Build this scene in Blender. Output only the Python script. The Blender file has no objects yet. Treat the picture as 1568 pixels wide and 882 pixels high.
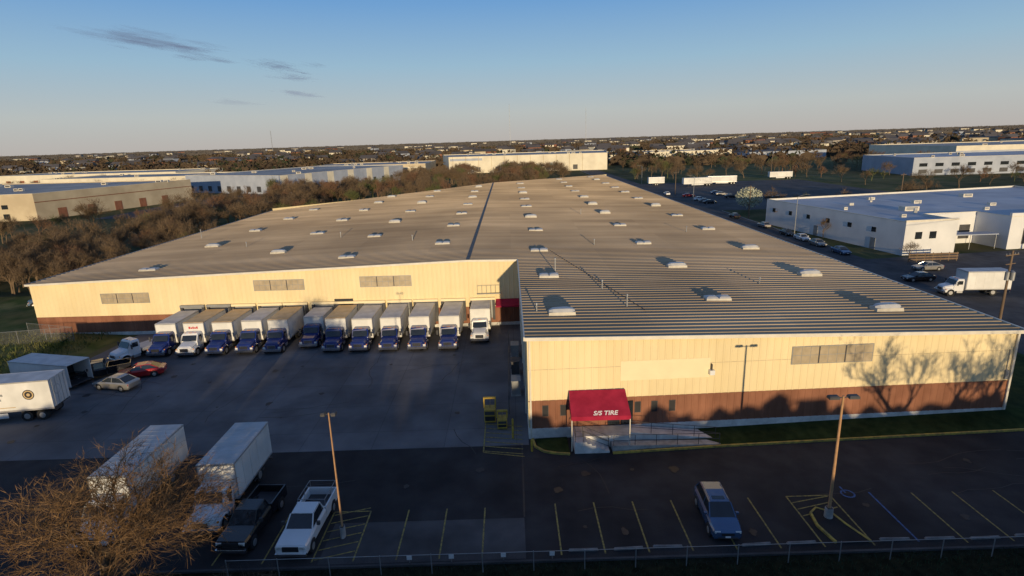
import bpy, math, random
from mathutils import Vector, Matrix, noise as mnoise
random.seed(7)
scene=bpy.context.scene
R=math.radians
# ------------------------------------------------------------------ materials
def mk(name,c,c2=None,var=.15,scale=1.0,rough=.7,metal=0.,bump=0.,bscale=None,stretch=(1,1,1),detail=6,big=0.,bigscale=.05,spec=.5,coat=0.):
    m=bpy.data.materials.new(name); m.use_nodes=True
    nt=m.node_tree; N=nt.nodes; L=nt.links
    b=N['Principled BSDF']
    b.inputs['Roughness'].default_value=rough; b.inputs['Metallic'].default_value=metal
    b.inputs['Specular IOR Level'].default_value=spec
    b.inputs['Coat Weight'].default_value=coat
    if c2 is None:
        c2=tuple(min(1,x*(1+var)) for x in c); c=tuple(x*(1-var) for x in c)
    tc=N.new('ShaderNodeTexCoord'); mp=N.new('ShaderNodeMapping'); mp.inputs['Scale'].default_value=stretch
    L.new(tc.outputs['Object'],mp.inputs['Vector'])
    n=N.new('ShaderNodeTexNoise'); n.inputs['Scale'].default_value=scale; n.inputs['Detail'].default_value=detail
    L.new(mp.outputs[0],n.inputs['Vector'])
    r=N.new('ShaderNodeValToRGB'); r.color_ramp.elements[0].position=.35; r.color_ramp.elements[1].position=.65
    r.color_ramp.elements[0].color=(*c,1); r.color_ramp.elements[1].color=(*c2,1)
    L.new(n.outputs['Fac'],r.inputs[0]); out=r.outputs[0]
    if big>0:
        n2=N.new('ShaderNodeTexNoise'); n2.inputs['Scale'].default_value=bigscale; n2.inputs['Detail'].default_value=5
        L.new(tc.outputs['Object'],n2.inputs['Vector'])
        mr=N.new('ShaderNodeMapRange'); mr.inputs['From Min'].default_value=.35; mr.inputs['From Max'].default_value=.65
        mr.inputs['To Min'].default_value=1-big; mr.inputs['To Max'].default_value=1+big
        L.new(n2.outputs['Fac'],mr.inputs[0])
        mx=N.new('ShaderNodeVectorMath'); mx.operation='SCALE'
        L.new(out,mx.inputs[0]); L.new(mr.outputs[0],mx.inputs['Scale']); out=mx.outputs[0]
    L.new(out,b.inputs['Base Color'])
    if bump>0:
        n3=N.new('ShaderNodeTexNoise'); n3.inputs['Scale'].default_value=bscale or scale*6; n3.inputs['Detail'].default_value=4
        L.new(mp.outputs[0],n3.inputs['Vector'])
        bp=N.new('ShaderNodeBump'); bp.inputs['Strength'].default_value=bump; bp.inputs['Distance'].default_value=.05
        L.new(n3.outputs['Fac'],bp.inputs['Height']); L.new(bp.outputs[0],b.inputs['Normal'])
    return m
def joints(m,bw,rh,size,dark,c2=.88):
    "expansion joints / panel seams on top of an existing material"
    nt=m.node_tree; N=nt.nodes; L=nt.links; b=N['Principled BSDF']
    src=b.inputs['Base Color'].links[0].from_socket
    tc=N.new('ShaderNodeTexCoord'); br=N.new('ShaderNodeTexBrick')
    br.offset=0; br.inputs['Scale'].default_value=1; br.inputs['Brick Width'].default_value=bw; br.inputs['Row Height'].default_value=rh
    br.inputs['Mortar Size'].default_value=size; br.inputs['Color1'].default_value=(1,1,1,1); br.inputs['Color2'].default_value=(c2,c2,c2,1)
    br.inputs['Mortar'].default_value=(dark,dark,dark,1)
    L.new(tc.outputs['Object'],br.inputs['Vector'])
    mx=N.new('ShaderNodeVectorMath'); mx.operation='MULTIPLY'
    L.new(src,mx.inputs[0]); L.new(br.outputs['Color'],mx.inputs[1]); L.new(mx.outputs[0],b.inputs['Base Color'])
M={}
M['grass']=mk('grass',(.055,.075,.025),(.14,.125,.06),scale=.12,rough=.95,bump=.8,bscale=4,big=.4,bigscale=.01,spec=.1)
M['bank']=mk('grassy_bank',(.06,.085,.022),(.15,.14,.055),scale=.35,rough=.95,bump=.8,bscale=6,big=.3,bigscale=.1,spec=.1)
M['lawn']=mk('lawn',(.02,.035,.01),(.042,.06,.018),scale=1.2,rough=.95,bump=.8,bscale=14,big=.3,bigscale=.2,spec=.1)
M['soil']=mk('dark_verge',(.012,.014,.008),(.03,.03,.016),scale=2,rough=1,bump=.8,bscale=12,spec=.05)
M['asphalt']=mk('asphalt',(.028,.027,.030),(.044,.043,.045),scale=.5,rough=.9,bump=.3,bscale=30,big=.3,bigscale=.12,spec=.2)
M['asphalt_old']=mk('asphalt_old',(.068,.067,.07),(.095,.093,.095),scale=.7,rough=.9,bump=.3,bscale=25,big=.25,bigscale=.15,spec=.2)
M['concrete']=mk('yard_concrete',(.125,.122,.128),(.18,.175,.18),scale=.35,rough=.88,bump=.2,bscale=20,big=.25,bigscale=.09,spec=.25)
joints(M['concrete'],6.,5.,.04,.7)
M['cem']=mk('cement',(.36,.35,.33),var=.18,scale=2,rough=.9,big=.15,bigscale=.5)
M['stop']=mk('wheel_stop_concrete',(.20,.195,.19),var=.25,scale=3,rough=.9)
M['whitecem']=mk('painted_concrete',(.62,.61,.58),var=.12,scale=2,rough=.8,big=.15,bigscale=.6)
M['yline']=mk('yellow_paint',(.40,.31,.08),(.14,.115,.055),scale=5,rough=.8)
M['ykerb']=mk('kerb_yellow_paint',(.52,.38,.07),(.26,.2,.06),scale=3,rough=.8)
M['bline']=mk('blue_paint',(.05,.14,.36),(.04,.07,.14),scale=4,rough=.8)
M['tar']=mk('tar',(.018,.018,.02),var=.2,scale=3,rough=.6)
M['cream']=mk('cream_metal',(.72,.595,.35),(.77,.645,.395),scale=.7,stretch=(1,1,.15),rough=.6,big=.05,bigscale=.2,spec=.25)
M['cream2']=mk('cream_metal_newer',(.79,.68,.44),var=.03,scale=.9,rough=.5,spec=.3)
M['brown']=mk('brown_metal',(.20,.085,.05),(.27,.12,.072),scale=1,stretch=(1,1,.3),rough=.65,big=.12,bigscale=.4,spec=.25)
M['trim']=mk('trim_white',(.64,.60,.51),var=.08,scale=1,rough=.5)
M['roof']=mk('weathered_roof',(.38,.285,.18),(.50,.385,.25),scale=.3,stretch=(.12,1,1),rough=.7,metal=.0,big=.2,bigscale=.045,spec=.2)
joints(M['roof'],12.,4.5,.03,.9,.86)
M['ridge']=mk('ridge_cap',(.10,.09,.08),var=.2,scale=1,rough=.6)
M['louver']=mk('weathered_glazing',(.34,.28,.19),(.44,.36,.25),scale=1.5,rough=.4)
M['sky_curb']=mk('skylight_curb',(.40,.37,.31),(.50,.47,.40),scale=1.5,rough=.5)
M['sky_dome']=mk('skylight_dome',(.40,.41,.42),(.50,.50,.50),scale=1.5,rough=.35)
M['dark']=mk('dark_opening',(.015,.015,.018),var=.2,rough=.7)
M['darkg']=mk('dark_grey',(.05,.05,.055),var=.2,rough=.6)
M['grey']=mk('grey_metal',(.28,.29,.30),var=.12,rough=.5,metal=.4)
M['alu']=mk('aluminium',(.6,.6,.6),var=.08,rough=.35,metal=.7)
M['chrome']=mk('chrome',(.75,.75,.75),var=.05,rough=.15,metal=1)
M['glass']=mk('vehicle_glass',(.02,.025,.03),var=.2,rough=.06,spec=.8)
M['tyre']=mk('tyre_rubber',(.02,.02,.02),var=.2,rough=.85)
M['hub']=mk('wheel_hub',(.45,.45,.45),var=.1,rough=.4,metal=.6)
M['boxw']=mk('box_white',(.60,.60,.58),(.70,.70,.68),scale=.8,stretch=(1,1,.4),rough=.55,big=.1,bigscale=.4)
M['boxroof_w']=mk('box_roof_white',(.46,.465,.47),(.60,.60,.60),scale=1,rough=.6)
M['boxroof_t']=mk('box_roof_translucent',(.52,.35,.17),(.64,.45,.24),scale=1,rough=.6)
M['boxroof_g']=mk('box_roof_grey',(.38,.40,.41),(.50,.50,.51),scale=1,rough=.6)
M['navy']=mk('navy_paint',(.012,.026,.15),var=.1,rough=.3,coat=.5)
M['whitep']=mk('white_vehicle_paint',(.70,.71,.72),var=.04,rough=.3,coat=.5)
M['redp']=mk('red_vehicle_paint',(.42,.02,.02),var=.05,rough=.25,coat=.6)
M['silver']=mk('silver_vehicle_paint',(.34,.33,.31),var=.05,rough=.3,metal=.5,coat=.5)
M['bluep']=mk('blue_grey_paint',(.07,.13,.24),var=.05,rough=.25,metal=.35,coat=.6)
M['blackp']=mk('black_vehicle_paint',(.012,.012,.014),var=.1,rough=.25,coat=.6)
M['lamp']=mk('headlamp_lens',(.7,.7,.68),var=.05,rough=.1)
M['rlamp']=mk('tail_lamp_lens',(.35,.01,.01),var=.05,rough=.2)
M['amber']=mk('amber_lens',(.7,.25,.02),var=.05,rough=.2)
M['gold']=mk('emblem_tan',(.5,.36,.18),var=.05,rough=.5)
M['orange']=mk('pole_paint',(.42,.24,.12),var=.12,scale=3,rough=.6)
M['awning']=mk('awning_fabric',(.28,.014,.042),(.37,.022,.058),scale=1.2,rough=.9,spec=.2)
M['text']=mk('white_lettering',(.8,.8,.8),var=.02,rough=.7)
M['redtext']=mk('red_lettering',(.5,.02,.03),var=.02,rough=.7)
M['yellowm']=mk('yellow_machine',(.45,.30,.04),var=.2,scale=3,rough=.6)
M['bark']=mk('bark',(.09,.065,.045),(.16,.115,.075),scale=4,rough=.95,bump=.4)
M['twig']=mk('twig',(.15,.09,.045),(.26,.16,.08),scale=.6,rough=.9,spec=.1)
M['twig2']=mk('woodland_twig',(.13,.092,.058),(.24,.17,.108),scale=.25,rough=.95,spec=.1)
M['twig3']=mk('woodland_twig_red',(.17,.095,.06),(.25,.15,.09),scale=.25,rough=.95,spec=.1)
M['twig4']=mk('budding_twig',(.11,.12,.045),(.17,.18,.07),scale=.25,rough=.95,spec=.1)
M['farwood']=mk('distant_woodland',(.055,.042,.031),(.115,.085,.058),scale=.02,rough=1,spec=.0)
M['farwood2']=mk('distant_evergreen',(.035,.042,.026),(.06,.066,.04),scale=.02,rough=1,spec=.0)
M['farwood_haze']=mk('far_woodland_hazed',(.075,.072,.072),(.12,.108,.10),scale=.01,rough=1,spec=.0)  # farthest belts: distance haze painted into the tree colour, greyer and paler
M['everg']=mk('evergreen',(.02,.04,.015),var=.3,scale=1,rough=.95)
M['blossom']=mk('blossom',(.40,.42,.30),(.56,.56,.42),scale=.8,rough=.9)
M['bluewhite']=mk('pale_wall',(.60,.61,.62),(.68,.685,.69),scale=.3,rough=.6,big=.06,bigscale=.1)
M['blueroof']=mk('membrane_roof',(.42,.44,.48),(.52,.54,.57),scale=.15,rough=.7,big=.14,bigscale=.04,spec=.2)
M['warmroof']=mk('gravel_roof',(.36,.34,.31),(.48,.46,.42),scale=.15,rough=.8,big=.14,bigscale=.04,spec=.2)
M['tanwall']=mk('tan_wall',(.46,.38,.26),(.54,.46,.32),scale=.2,rough=.7,big=.08,bigscale=.05)
M['palewall']=mk('cream_wall',(.62,.57,.45),(.70,.65,.52),scale=.2,rough=.7,big=.05,bigscale=.05)
M['bluewall']=mk('blue_grey_wall',(.30,.34,.42),(.38,.42,.50),scale=.2,rough=.7)
M['dimwall']=mk('dim_wall',(.30,.27,.23),(.40,.36,.31),scale=.2,rough=.7)
M['wood']=mk('weathered_wood',(.13,.09,.06),(.2,.14,.09),scale=4,stretch=(1,1,.1),rough=.95)
M['hroof']=mk('house_roof',(.10,.09,.085),var=.3,scale=.02,rough=.9)
def linkmat(name,col):
    fm=bpy.data.materials.new(name); fm.use_nodes=True; nt=fm.node_tree
    b=nt.nodes['Principled BSDF']; b.inputs['Base Color'].default_value=(col,col,col,1); b.inputs['Roughness'].default_value=.6
    tr=nt.nodes.new('ShaderNodeBsdfTransparent'); mx=nt.nodes.new('ShaderNodeMixShader')
    tc=nt.nodes.new('ShaderNodeTexCoord'); nz=nt.nodes.new('ShaderNodeTexNoise'); nz.inputs['Scale'].default_value=14
    nt.links.new(tc.outputs['Object'],nz.inputs['Vector']); mr=nt.nodes.new('ShaderNodeMapRange')
    mr.inputs['From Min'].default_value=.3; mr.inputs['From Max'].default_value=.7; mr.inputs['To Min'].default_value=.08; mr.inputs['To Max'].default_value=.25
    nt.links.new(nz.outputs['Fac'],mr.inputs[0]); nt.links.new(mr.outputs[0],mx.inputs[0])
    nt.links.new(tr.outputs[0],mx.inputs[1]); nt.links.new(b.outputs[0],mx.inputs[2]); nt.links.new(mx.outputs[0],nt.nodes['Material Output'].inputs['Surface'])
    return fm
M['link']=linkmat('chain_link',.2); M['dlink']=linkmat('chain_link_dark',.03)
# ------------------------------------------------------------------ mesh builder
class MB:
    def __init__(s): s.v=[];s.f=[];s.m=[];s.mats=[]
    def mi(s,k):
        if k not in s.mats: s.mats.append(k)
        return s.mats.index(k)
    def add(s,vs,fs,k):
        o=len(s.v); s.v+= [tuple(p) for p in vs]; i=s.mi(k)
        for f in fs: s.f.append(tuple(o+a for a in f)); s.m.append(i)
    def box(s,x0,x1,y0,y1,z0,z1,k,rz=0,c=None):
        vs=[(x,y,z) for z in(z0,z1) for x,y in((x0,y0),(x1,y0),(x1,y1),(x0,y1))]
        if rz:
            cx,cy=c or((x0+x1)/2,(y0+y1)/2); a,bb=math.cos(rz),math.sin(rz)
            vs=[(cx+(x-cx)*a-(y-cy)*bb,cy+(x-cx)*bb+(y-cy)*a,z) for x,y,z in vs]
        s.add(vs,[(3,2,1,0),(4,5,6,7),(0,1,5,4),(1,2,6,5),(2,3,7,6),(3,0,4,7)],k)
    def wbox(s,p0,p1,s0,s1,z0,z1,d0,d1,k):
        d=Vector((p1[0]-p0[0],p1[1]-p0[1])); d.normalize(); n=Vector((d.y,-d.x)); P=Vector(p0[:2])
        q=[P+d*s0+n*d1,P+d*s1+n*d1,P+d*s1+n*d0,P+d*s0+n*d0]
        vs=[(a.x,a.y,z) for z in(z0,z1) for a in q]
        s.add(vs,[(3,2,1,0),(4,5,6,7),(0,1,5,4),(1,2,6,5),(2,3,7,6),(3,0,4,7)],k)
    def poly(s,pts,k): s.add(pts,[tuple(range(len(pts)))],k)
    def sheet(s,pts,z,k): s.poly([(x,y,z) for x,y in pts],k)
    def tube(s,p0,p1,r0,r1,n,k,cap=True):
        p0=Vector(p0);p1=Vector(p1);d=p1-p0
        if d.length<1e-6:return
        d.normalize(); a=d.orthogonal().normalized(); bb=d.cross(a)
        vs=[]
        for p,r in((p0,r0),(p1,r1)):
            for i in range(n):
                t=2*math.pi*i/n; vs.append(p+(a*math.cos(t)+bb*math.sin(t))*r)
        fs=[(i,(i+1)%n,n+(i+1)%n,n+i) for i in range(n)]
        if cap: fs+= [tuple(range(n-1,-1,-1)),tuple(range(n,2*n))]
        s.add(vs,fs,k)
    def loft(s,rings,k,cap=True):
        n=len(rings[0]); vs=[p for r in rings for p in r]; fs=[]
        for j in range(len(rings)-1):
            for i in range(n): fs.append((j*n+i,j*n+(i+1)%n,(j+1)*n+(i+1)%n,(j+1)*n+i))
        if cap: fs+=[tuple(range(n-1,-1,-1)),tuple(range((len(rings)-1)*n,len(rings)*n))]
        s.add(vs,fs,k)
    def mesh(s,name):
        me=bpy.data.meshes.new(name); me.from_pydata(s.v,[],s.f)
        for k in s.mats: me.materials.append(M[k])
        me.polygons.foreach_set('material_index',s.m); me.update(); return me
    def obj(s,name,parent=None,loc=(0,0,0),rz=0,bevel=0):
        return put(s.mesh(name),name,parent,loc,rz,bevel)
def put(me,name,parent=None,loc=(0,0,0),rz=0,bevel=0,sc=None):
    o=bpy.data.objects.new(name,me); scene.collection.objects.link(o)
    o.location=loc; o.rotation_euler=(0,0,rz)
    if sc: o.scale=sc
    if parent: o.parent=parent
    if bevel:
        m=o.modifiers.new('b','BEVEL'); m.width=bevel; m.segments=2; m.limit_method='ANGLE'
    return o
def empty(name,loc=(0,0,0)):
    o=bpy.data.objects.new(name,None); scene.collection.objects.link(o); o.location=loc; return o
# ------------------------------------------------------------------ ground
g=MB()
n=24; S=14000
g.v=[(-S+2*S*i/n,-S+2*S*j/n,-.04) for j in range(n+1) for i in range(n+1)]
g.f=[(j*(n+1)+i,j*(n+1)+i+1,(j+1)*(n+1)+i+1,(j+1)*(n+1)+i) for j in range(n) for i in range(n)]
g.mi('grass'); g.m=[0]*len(g.f); g.obj('ground')
p=MB(); p.sheet([(-51,78),(-52,61),(-56.5,54.5),(-95,51),(-95,42),(1,42),(1,78)],0,'concrete'); p.obj('concrete_yard')
p=MB()   # grassy bank left of the yard, rising slightly
gx=[-130,-105,-85,-70,-60,-53]; 
def yb0(x): return 54.9 if x<-57 else (55.5 if x<-54 else 60)
for i in range(5):
    for j in range(5):
        def P_(a,b_):
            x=gx[a]; y=yb0(x)+(96-yb0(x))*b_/5 if x<-66 else yb0(x)+(76-yb0(x))*b_/5
            edge=min(b_/5*3,1)*min((5-a)/1.5,1); return (x,y,-.03+.55*edge+.25*edge*mnoise.noise(Vector((x*.15,y*.15,0))))
        p.poly([P_(i,j),P_(i+1,j),P_(i+1,j+1),P_(i,j+1)],'bank')
p.obj('grass_bank')
p=MB(); p.sheet([(-95,28.5),(120,28.5),(120,42.0),(-95,42.0)],-.004,'asphalt')
p.sheet([(1,41.9),(55,41.9),(55,44),(1,44)],-.012,'asphalt'); p.obj('parking_lot')
p=MB(); p.sheet([(-120,12),(120,12),(120,28.6),(-120,28.6)],-.02,'soil'); p.obj('verge')
p=MB(); p.sheet([(-12.2,28.9),(.35,28.9),(.35,32.7),(-12.2,32.7)],.001,'asphalt_old'); p.obj('pavement_patch')
p=MB(); p.sheet([(.3,32.8),(.42,32.8),(.5,42),(.38,42)],.002,'tar')
rn=random.Random(3)
for k in range(30):   # sealed cracks
    x=rn.uniform(-50,40); y=rn.uniform(33,60) if x<0 else rn.uniform(33,40); a=rn.choice([0,1.57])+rn.uniform(-.2,.2)
    for q in range(rn.randint(4,9)):
        a+=rn.uniform(-.35,.35); x2=x+math.cos(a)*1.2; y2=y+math.sin(a)*1.2
        if y2>72 or (x2>0 and y2>40) or y2<33: break
        nx,ny=-math.sin(a)*.03,math.cos(a)*.03
        p.sheet([(x-nx,y-ny),(x2-nx,y2-ny),(x2+nx,y2+ny),(x+nx,y+ny)],.005+k*.0004,'tar'); x,y=x2,y2
p.obj('sealed_pavement_cracks')
p=MB()
for k in range(40):
    if k<24: x=rn.uniform(-48,-4); y=rn.uniform(43,66)
    else: x=rn.uniform(-18,38); y=rn.uniform(29.6,39)
    r_=rn.uniform(.12,.38); pts=[]
    for q in range(11): a=q*2*math.pi/11; rr_=r_*rn.uniform(.65,1.2); pts.append((x+rr_*math.cos(a),y+rr_*math.sin(a)*rn.uniform(.8,1.5)))
    p.sheet(pts,.022+k*.0002,'tar')
p.obj('oil_stains')
p=MB()
def line(x0,y0,x1,y1,w,k,z=.012):
    d=Vector((x1-x0,y1-y0)).normalized(); nx,ny=-d.y*w/2,d.x*w/2
    p.sheet([(x0-nx,y0-ny),(x1-nx,y1-ny),(x1+nx,y1+ny),(x0+nx,y0+ny)],z,k)
for x in [-2.3,-4.9,-7.5,-10.1,-12.6,-15.6,-18.6]: line(x,29.1,x,33.9,.10,'yline')
for i,x in enumerate([2.5,5.15,7.8,10.45,13.1,15.75,18.4,21.4,24.2,27,29.8,32.6,35.4,38.2,41]):
    if i==8: line(x,29.3,x,34.3,.12,'bline')
    else: line(x,29.1,x,34.1,.10,'yline')
line(-10.1,33.9,-12.6,33.9,.10,'yline')
for k in range(6): line(-12.5,29.3+k*.85,-10.2,30.0+k*.85,.09,'yline',.017)
line(18.4,34.1,21.4,34.1,.10,'yline')
for k in range(3): line(18.5,32+k*.7,21.2,32.8+k*.6,.09,'yline',.017)
cx,cy=22.7,34.2
for k in range(12):
    a0=k*math.pi/6;a1=a0+math.pi/6
    line(cx+.42*math.cos(a0),cy+.42*math.sin(a0),cx+.42*math.cos(a1),cy+.42*math.sin(a1),.12,'bline',.018)
line(cx-.1,cy+.1,cx-.1,cy+.85,.12,'bline',.021)
for k in range(7): line(-2.6,41.2+k*.75,.5,40.6+k*.75,.11,'yline',.02)
line(-2.7,41,-2.7,46.5,.11,'yline',.024); line(-2.7,41,.6,40.2,.11,'yline',.024)
p.obj('parking_stall_markings')
def kerb(name,pts,w,h,k,closed=False,z0=0):
    mb=MB(); q=[Vector(a) for a in pts]; L=[];Rr=[]
    for i,a in enumerate(q):
        pa=q[i-1] if i else a; nb=q[i+1] if i<len(q)-1 else a
        d=(nb-pa).normalized(); nn=Vector((-d.y,d.x))*w/2; L.append(a+nn);Rr.append(a-nn)
    for i in range(len(q)-1):
        a,b_,c,d=L[i],L[i+1],Rr[i+1],Rr[i]
        vs=[(t.x,t.y,z) for z in(z0-.05,z0+h) for t in(d,c,b_,a)]
        mb.add(vs,[(3,2,1,0),(4,5,6,7),(0,1,5,4),(2,3,7,6)]+([(3,0,4,7)] if i==0 else [])+([(1,2,6,5)] if i==len(q)-2 else []),k)
    return mb.obj(name)
kerb('yellow_kerb',[(1.35,42.8),(1.5,41.6),(2.2,40.8),(3.2,40.45),(4.2,40.3)],.18,.15,'ykerb')
kerb('yellow_kerb',[(7.6,40.25),(9,40.35),(16.2,40.8),(30,41.4),(42,41.9),(54.5,42.3)],.18,.15,'ykerb')
kerb('island_kerb',[(19.2,29.4),(18.9,31),(19.1,32.2),(19.7,32.7),(20.4,32.2),(20.7,31),(21.3,29.4)],.14,.14,'ykerb')
p=MB(); p.sheet([(19.2,29.4),(21.3,29.4),(20.7,31),(20.4,32.2),(19.7,32.7),(19.1,32.2),(18.9,31)],.1,'asphalt'); p.obj('raised_island')
kerb('lot_edge_kerb',[(-60,28.6),(90,28.6)],.16,.12,'asphalt_old')
p=MB(); P=[(9.6,40.45),(16.2,40.9),(30,41.5),(42,42),(54.4,42.4)]
Q=[(9.6,43.4),(16.2,43.5),(30,43.9),(42,44.3),(54.4,44.8)]
zt=[.15,.3,.55,.75,.5]
for i in range(4):
    p.poly([(*P[i],.1),(*P[i+1],.1),(*Q[i+1],zt[i+1]),(*Q[i],zt[i])],'lawn')
p.poly([(1.6,42.8,.1),(1.7,41.6,.1),(2.3,40.95,.1),(4.2,40.4,.1),(4.2,42.9,.12)],'lawn')
p.poly([(42,44.3,.75),(54.4,44.8,.5),(54.4,260,.05),(42.2,260,.1)],'lawn')
p.obj('lawn')
p=MB(); p.sheet([(55,44),(68.5,44),(68.5,620),(55,620)],0,'asphalt_old'); p.sheet([(55,42.0),(120,42.0),(120,44),(55,44)],-.004,'asphalt')
p.sheet([(68.5,44),(150,44),(150,117),(68.5,107)],-.001,'asphalt_old')
p.sheet([(68.6,185),(150,185),(150,300),(68.6,300)],.0,'asphalt_old')
p.sheet([(20,262),(54.9,262),(54.9,300),(20,300)],.0,'asphalt_old')
p.sheet([(-157,215),(-128,215),(-128,345),(-157,345)],.0,'asphalt_old')
p.obj('street')
kerb('street_kerb',[(54.8,44),(54.8,600)],.2,.14,'cem'); kerb('street_kerb',[(68.7,117),(68.7,184)],.2,.14,'cem')
p=MB()
for k in range(60): p.sheet([(61.6,50+k*8),(61.8,50+k*8),(61.8,53+k*8),(61.6,53+k*8)],.01,'yline')
p.obj('street_centre_line')
for x in [3.8,6.5,9.1,14.4,17.1,22.9,25.6,28.4,31.2,34,36.8,39.6]:
    mb=MB(); mb.loft([[(-.9,-.09,0),(.9,-.09,0),(.85,-.05,.12),(-.85,-.05,.12)],[(-.9,.09,0),(.9,.09,0),(.85,.05,.12),(-.85,.05,.12)]],'stop')
    mb.obj('wheel_stop',loc=(x+rn.uniform(-.12,.12),29.5+rn.uniform(-.1,.1),0),rz=rn.uniform(-.06,.06))
# ------------------------------------------------------------------ main warehouse
WH=empty('warehouse')
XR=41.9; XI=1.05; RX=-5.7; XL=-65.
def rz_(x): return 9.18-(.027*(x-RX) if x>RX else .030*(RX-x))
def ysh(x): return .03*(x-RX) if x>RX else .02*(RX-x)
def xmin(Y):
    if Y<73.5: return XI
    if Y<157: return XL
    return XL+(Y-157)*1.058
def corr(mb,p0,p1,z0,z1,k,pitch=.6,dep=.035,zz=None):
    d=Vector((p1[0]-p0[0],p1[1]-p0[1])); Ln=d.length; d.normalize(); n_=Vector((d.y,-d.x)); P0=Vector(p0)
    ss=[]; s=0
    while s<Ln:
        for a,o in((0,0),(.40,0),(.45,dep),(.55,dep)):
            if s+a*pitch/.6<Ln: ss.append((s+a*pitch/.6,o))
        s+=pitch
    ss.append((Ln,0)); pts=[]
    for s,o in ss:
        q=P0+d*s+n_*o; pts.append((q.x,q.y))
    o=len(mb.v); i_=mb.mi(k)
    for x,y in pts:
        mb.v.append((x,y,z0(x) if callable(z0) else z0)); mb.v.append((x,y,z1(x) if callable(z1) else z1))
    for i in range(len(pts)-1):
        mb.f.append((o+2*i,o+2*i+2,o+2*i+3,o+2*i+1)); mb.m.append(i_)
FR0=(XI,42.8+ysh(XI)); FR1=(XR,42.8+ysh(XR))
FL0=(XL,73.5+ysh(XL)); FLm=(RX,73.5); FL1=(XI,73.5+ysh(XI))
top=lambda x:rz_(x)-.12
w=MB()
corr(w,FR0,FR1,3.4,top,'cream')
corr(w,FL0,FLm,2.7,top,'cream'); corr(w,FLm,FL1,2.7,top,'cream')
w.wbox(FL1,FR0,0,30.7,1.0,8.9,-.1,0,'cream')
w.wbox(FR1,(XR,255),0,212,3.3,7.75,-.1,0,'cream')
w.wbox((XL,157),FL0,0,82.3,2.7,7.25,-.1,0,'cream')
w.add([(XL,157,0),(44,260,0),(44,260,8),(XL,157,8)],[(0,1,2,3)],'cream')
w.obj('upper_walls',WH)
w=MB()
corr(w,FR0,FR1,.9,3.4,'brown'); corr(w,FL0,FLm,.4,2.7,'brown'); corr(w,FLm,FL1,.4,2.7,'brown')
w.wbox(FR1,(XR,255),0,212,0,3.3,-.1,0,'brown'); w.wbox((XL,157),FL0,0,82.3,0,2.7,-.1,0,'brown'); w.obj('lower_walls',WH)
w=MB(); w.wbox(FR0,FR1,.02,40.8,3.36,3.44,.036,.06,'brown'); w.wbox(FR0,FR1,.02,40.8,6.15,6.17,.034,.04,'louver')
w.wbox(FL0,FLm,.02,59.2,2.67,2.74,.036,.06,'brown'); w.obj('wall_flashing',WH)
w=MB()
w.wbox(FR0,FR1,0.02,40.8,-.1,.92,-.2,.07,'whitecem'); w.wbox(FL0,FLm,.02,59.3,-.1,.42,-.2,.07,'whitecem'); w.wbox(FLm,FL1,.02,6.8,-.1,.42,-.2,.07,'whitecem')
w.wbox(FL1,FR0,0,30.7,-.1,1.0,-.2,.03,'whitecem'); w.obj('foundation',WH)
def station(mb,y0,y1,xa,xb,k='roof'):
    prof=[]; Y=y0
    while Y<y1:
        for a,h in((0,0),(.60,0),(.65,.055),(.80,.055),(.85,0)): 
            if Y+a<y1: prof.append((Y+a,h))
        Y+=.9
    prof.append((y1,0)); o=len(mb.v); i_=mb.mi(k)
    for Y,h in prof:
        a=xa(Y); b_=xb(Y)
        for x in(a,b_): mb.v.append((x,Y+ysh(x),rz_(x)+h))
    for i in range(len(prof)-1): mb.f.append((o+2*i,o+2*i+1,o+2*i+3,o+2*i+2)); mb.m.append(i_)
w=MB()
station(w,42.55,73.2,lambda Y:XI-.15,lambda Y:XR+.25)
station(w,73.2,257,lambda Y:max(RX,xmin(Y)),lambda Y:XR+.25)
station(w,73.2,212.9,lambda Y:max(XL-.25,xmin(Y)) if Y>73.5 else XL-.25,lambda Y:RX)
w.obj('ribbed_roof',WH)
w=MB()
def tb(pa,pb,wd,h0,h1,k):
    d=Vector((pb[0]-pa[0],pb[1]-pa[1])).normalized(); n_=Vector((d.y,-d.x))
    vs=[]
    for pp in(pa,pb):
        for o,h in((0,h0),(wd,h0),(wd,h1),(0,h1)): vs.append((pp[0]+n_.x*o,pp[1]+n_.y*o,rz_(pp[0])+h))
    w.add(vs,[(0,1,2,3),(7,6,5,4),(0,4,5,1),(1,5,6,2),(2,6,7,3),(3,7,4,0)],k)
fy=lambda x,Y:Y+ysh(x)
tb((XI-.15,fy(XI,42.55)),(XR+.25,fy(XR,42.55)),.12,-.22,.07,'trim')
tb((XL-.25,fy(XL,73.2)),(RX,73.2),.12,-.2,.07,'trim'); tb((RX,73.2),(XI-.27,fy(XI,73.2)),.12,-.2,.07,'trim')
tb((XI-.15,fy(XI,73.2)),(XI-.15,fy(XI,42.55)),.12,-.25,.07,'trim')
tb((XR+.25,fy(XR,42.55)),(XR+.25,255),.18,-.2,.07,'trim'); tb((XL-.25,157),(XL-.25,fy(XL,73.2)),.16,-.2,.05,'grey')
w.obj('eave_trim',WH)
w=MB(); w.add([(RX-.24,73.1,9.25),(RX+.24,73.1,9.25),(RX+.24,212.5,9.25),(RX-.24,212.5,9.25),(RX-.24,73.1,9.15),(RX+.24,73.1,9.15),(RX+.24,212.5,9.15),(RX-.24,212.5,9.15)],[(0,1,2,3),(4,5,1,0),(5,6,2,1),(7,4,0,3)],'ridge'); w.obj('ridge_cap',WH)
w=MB()
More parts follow.
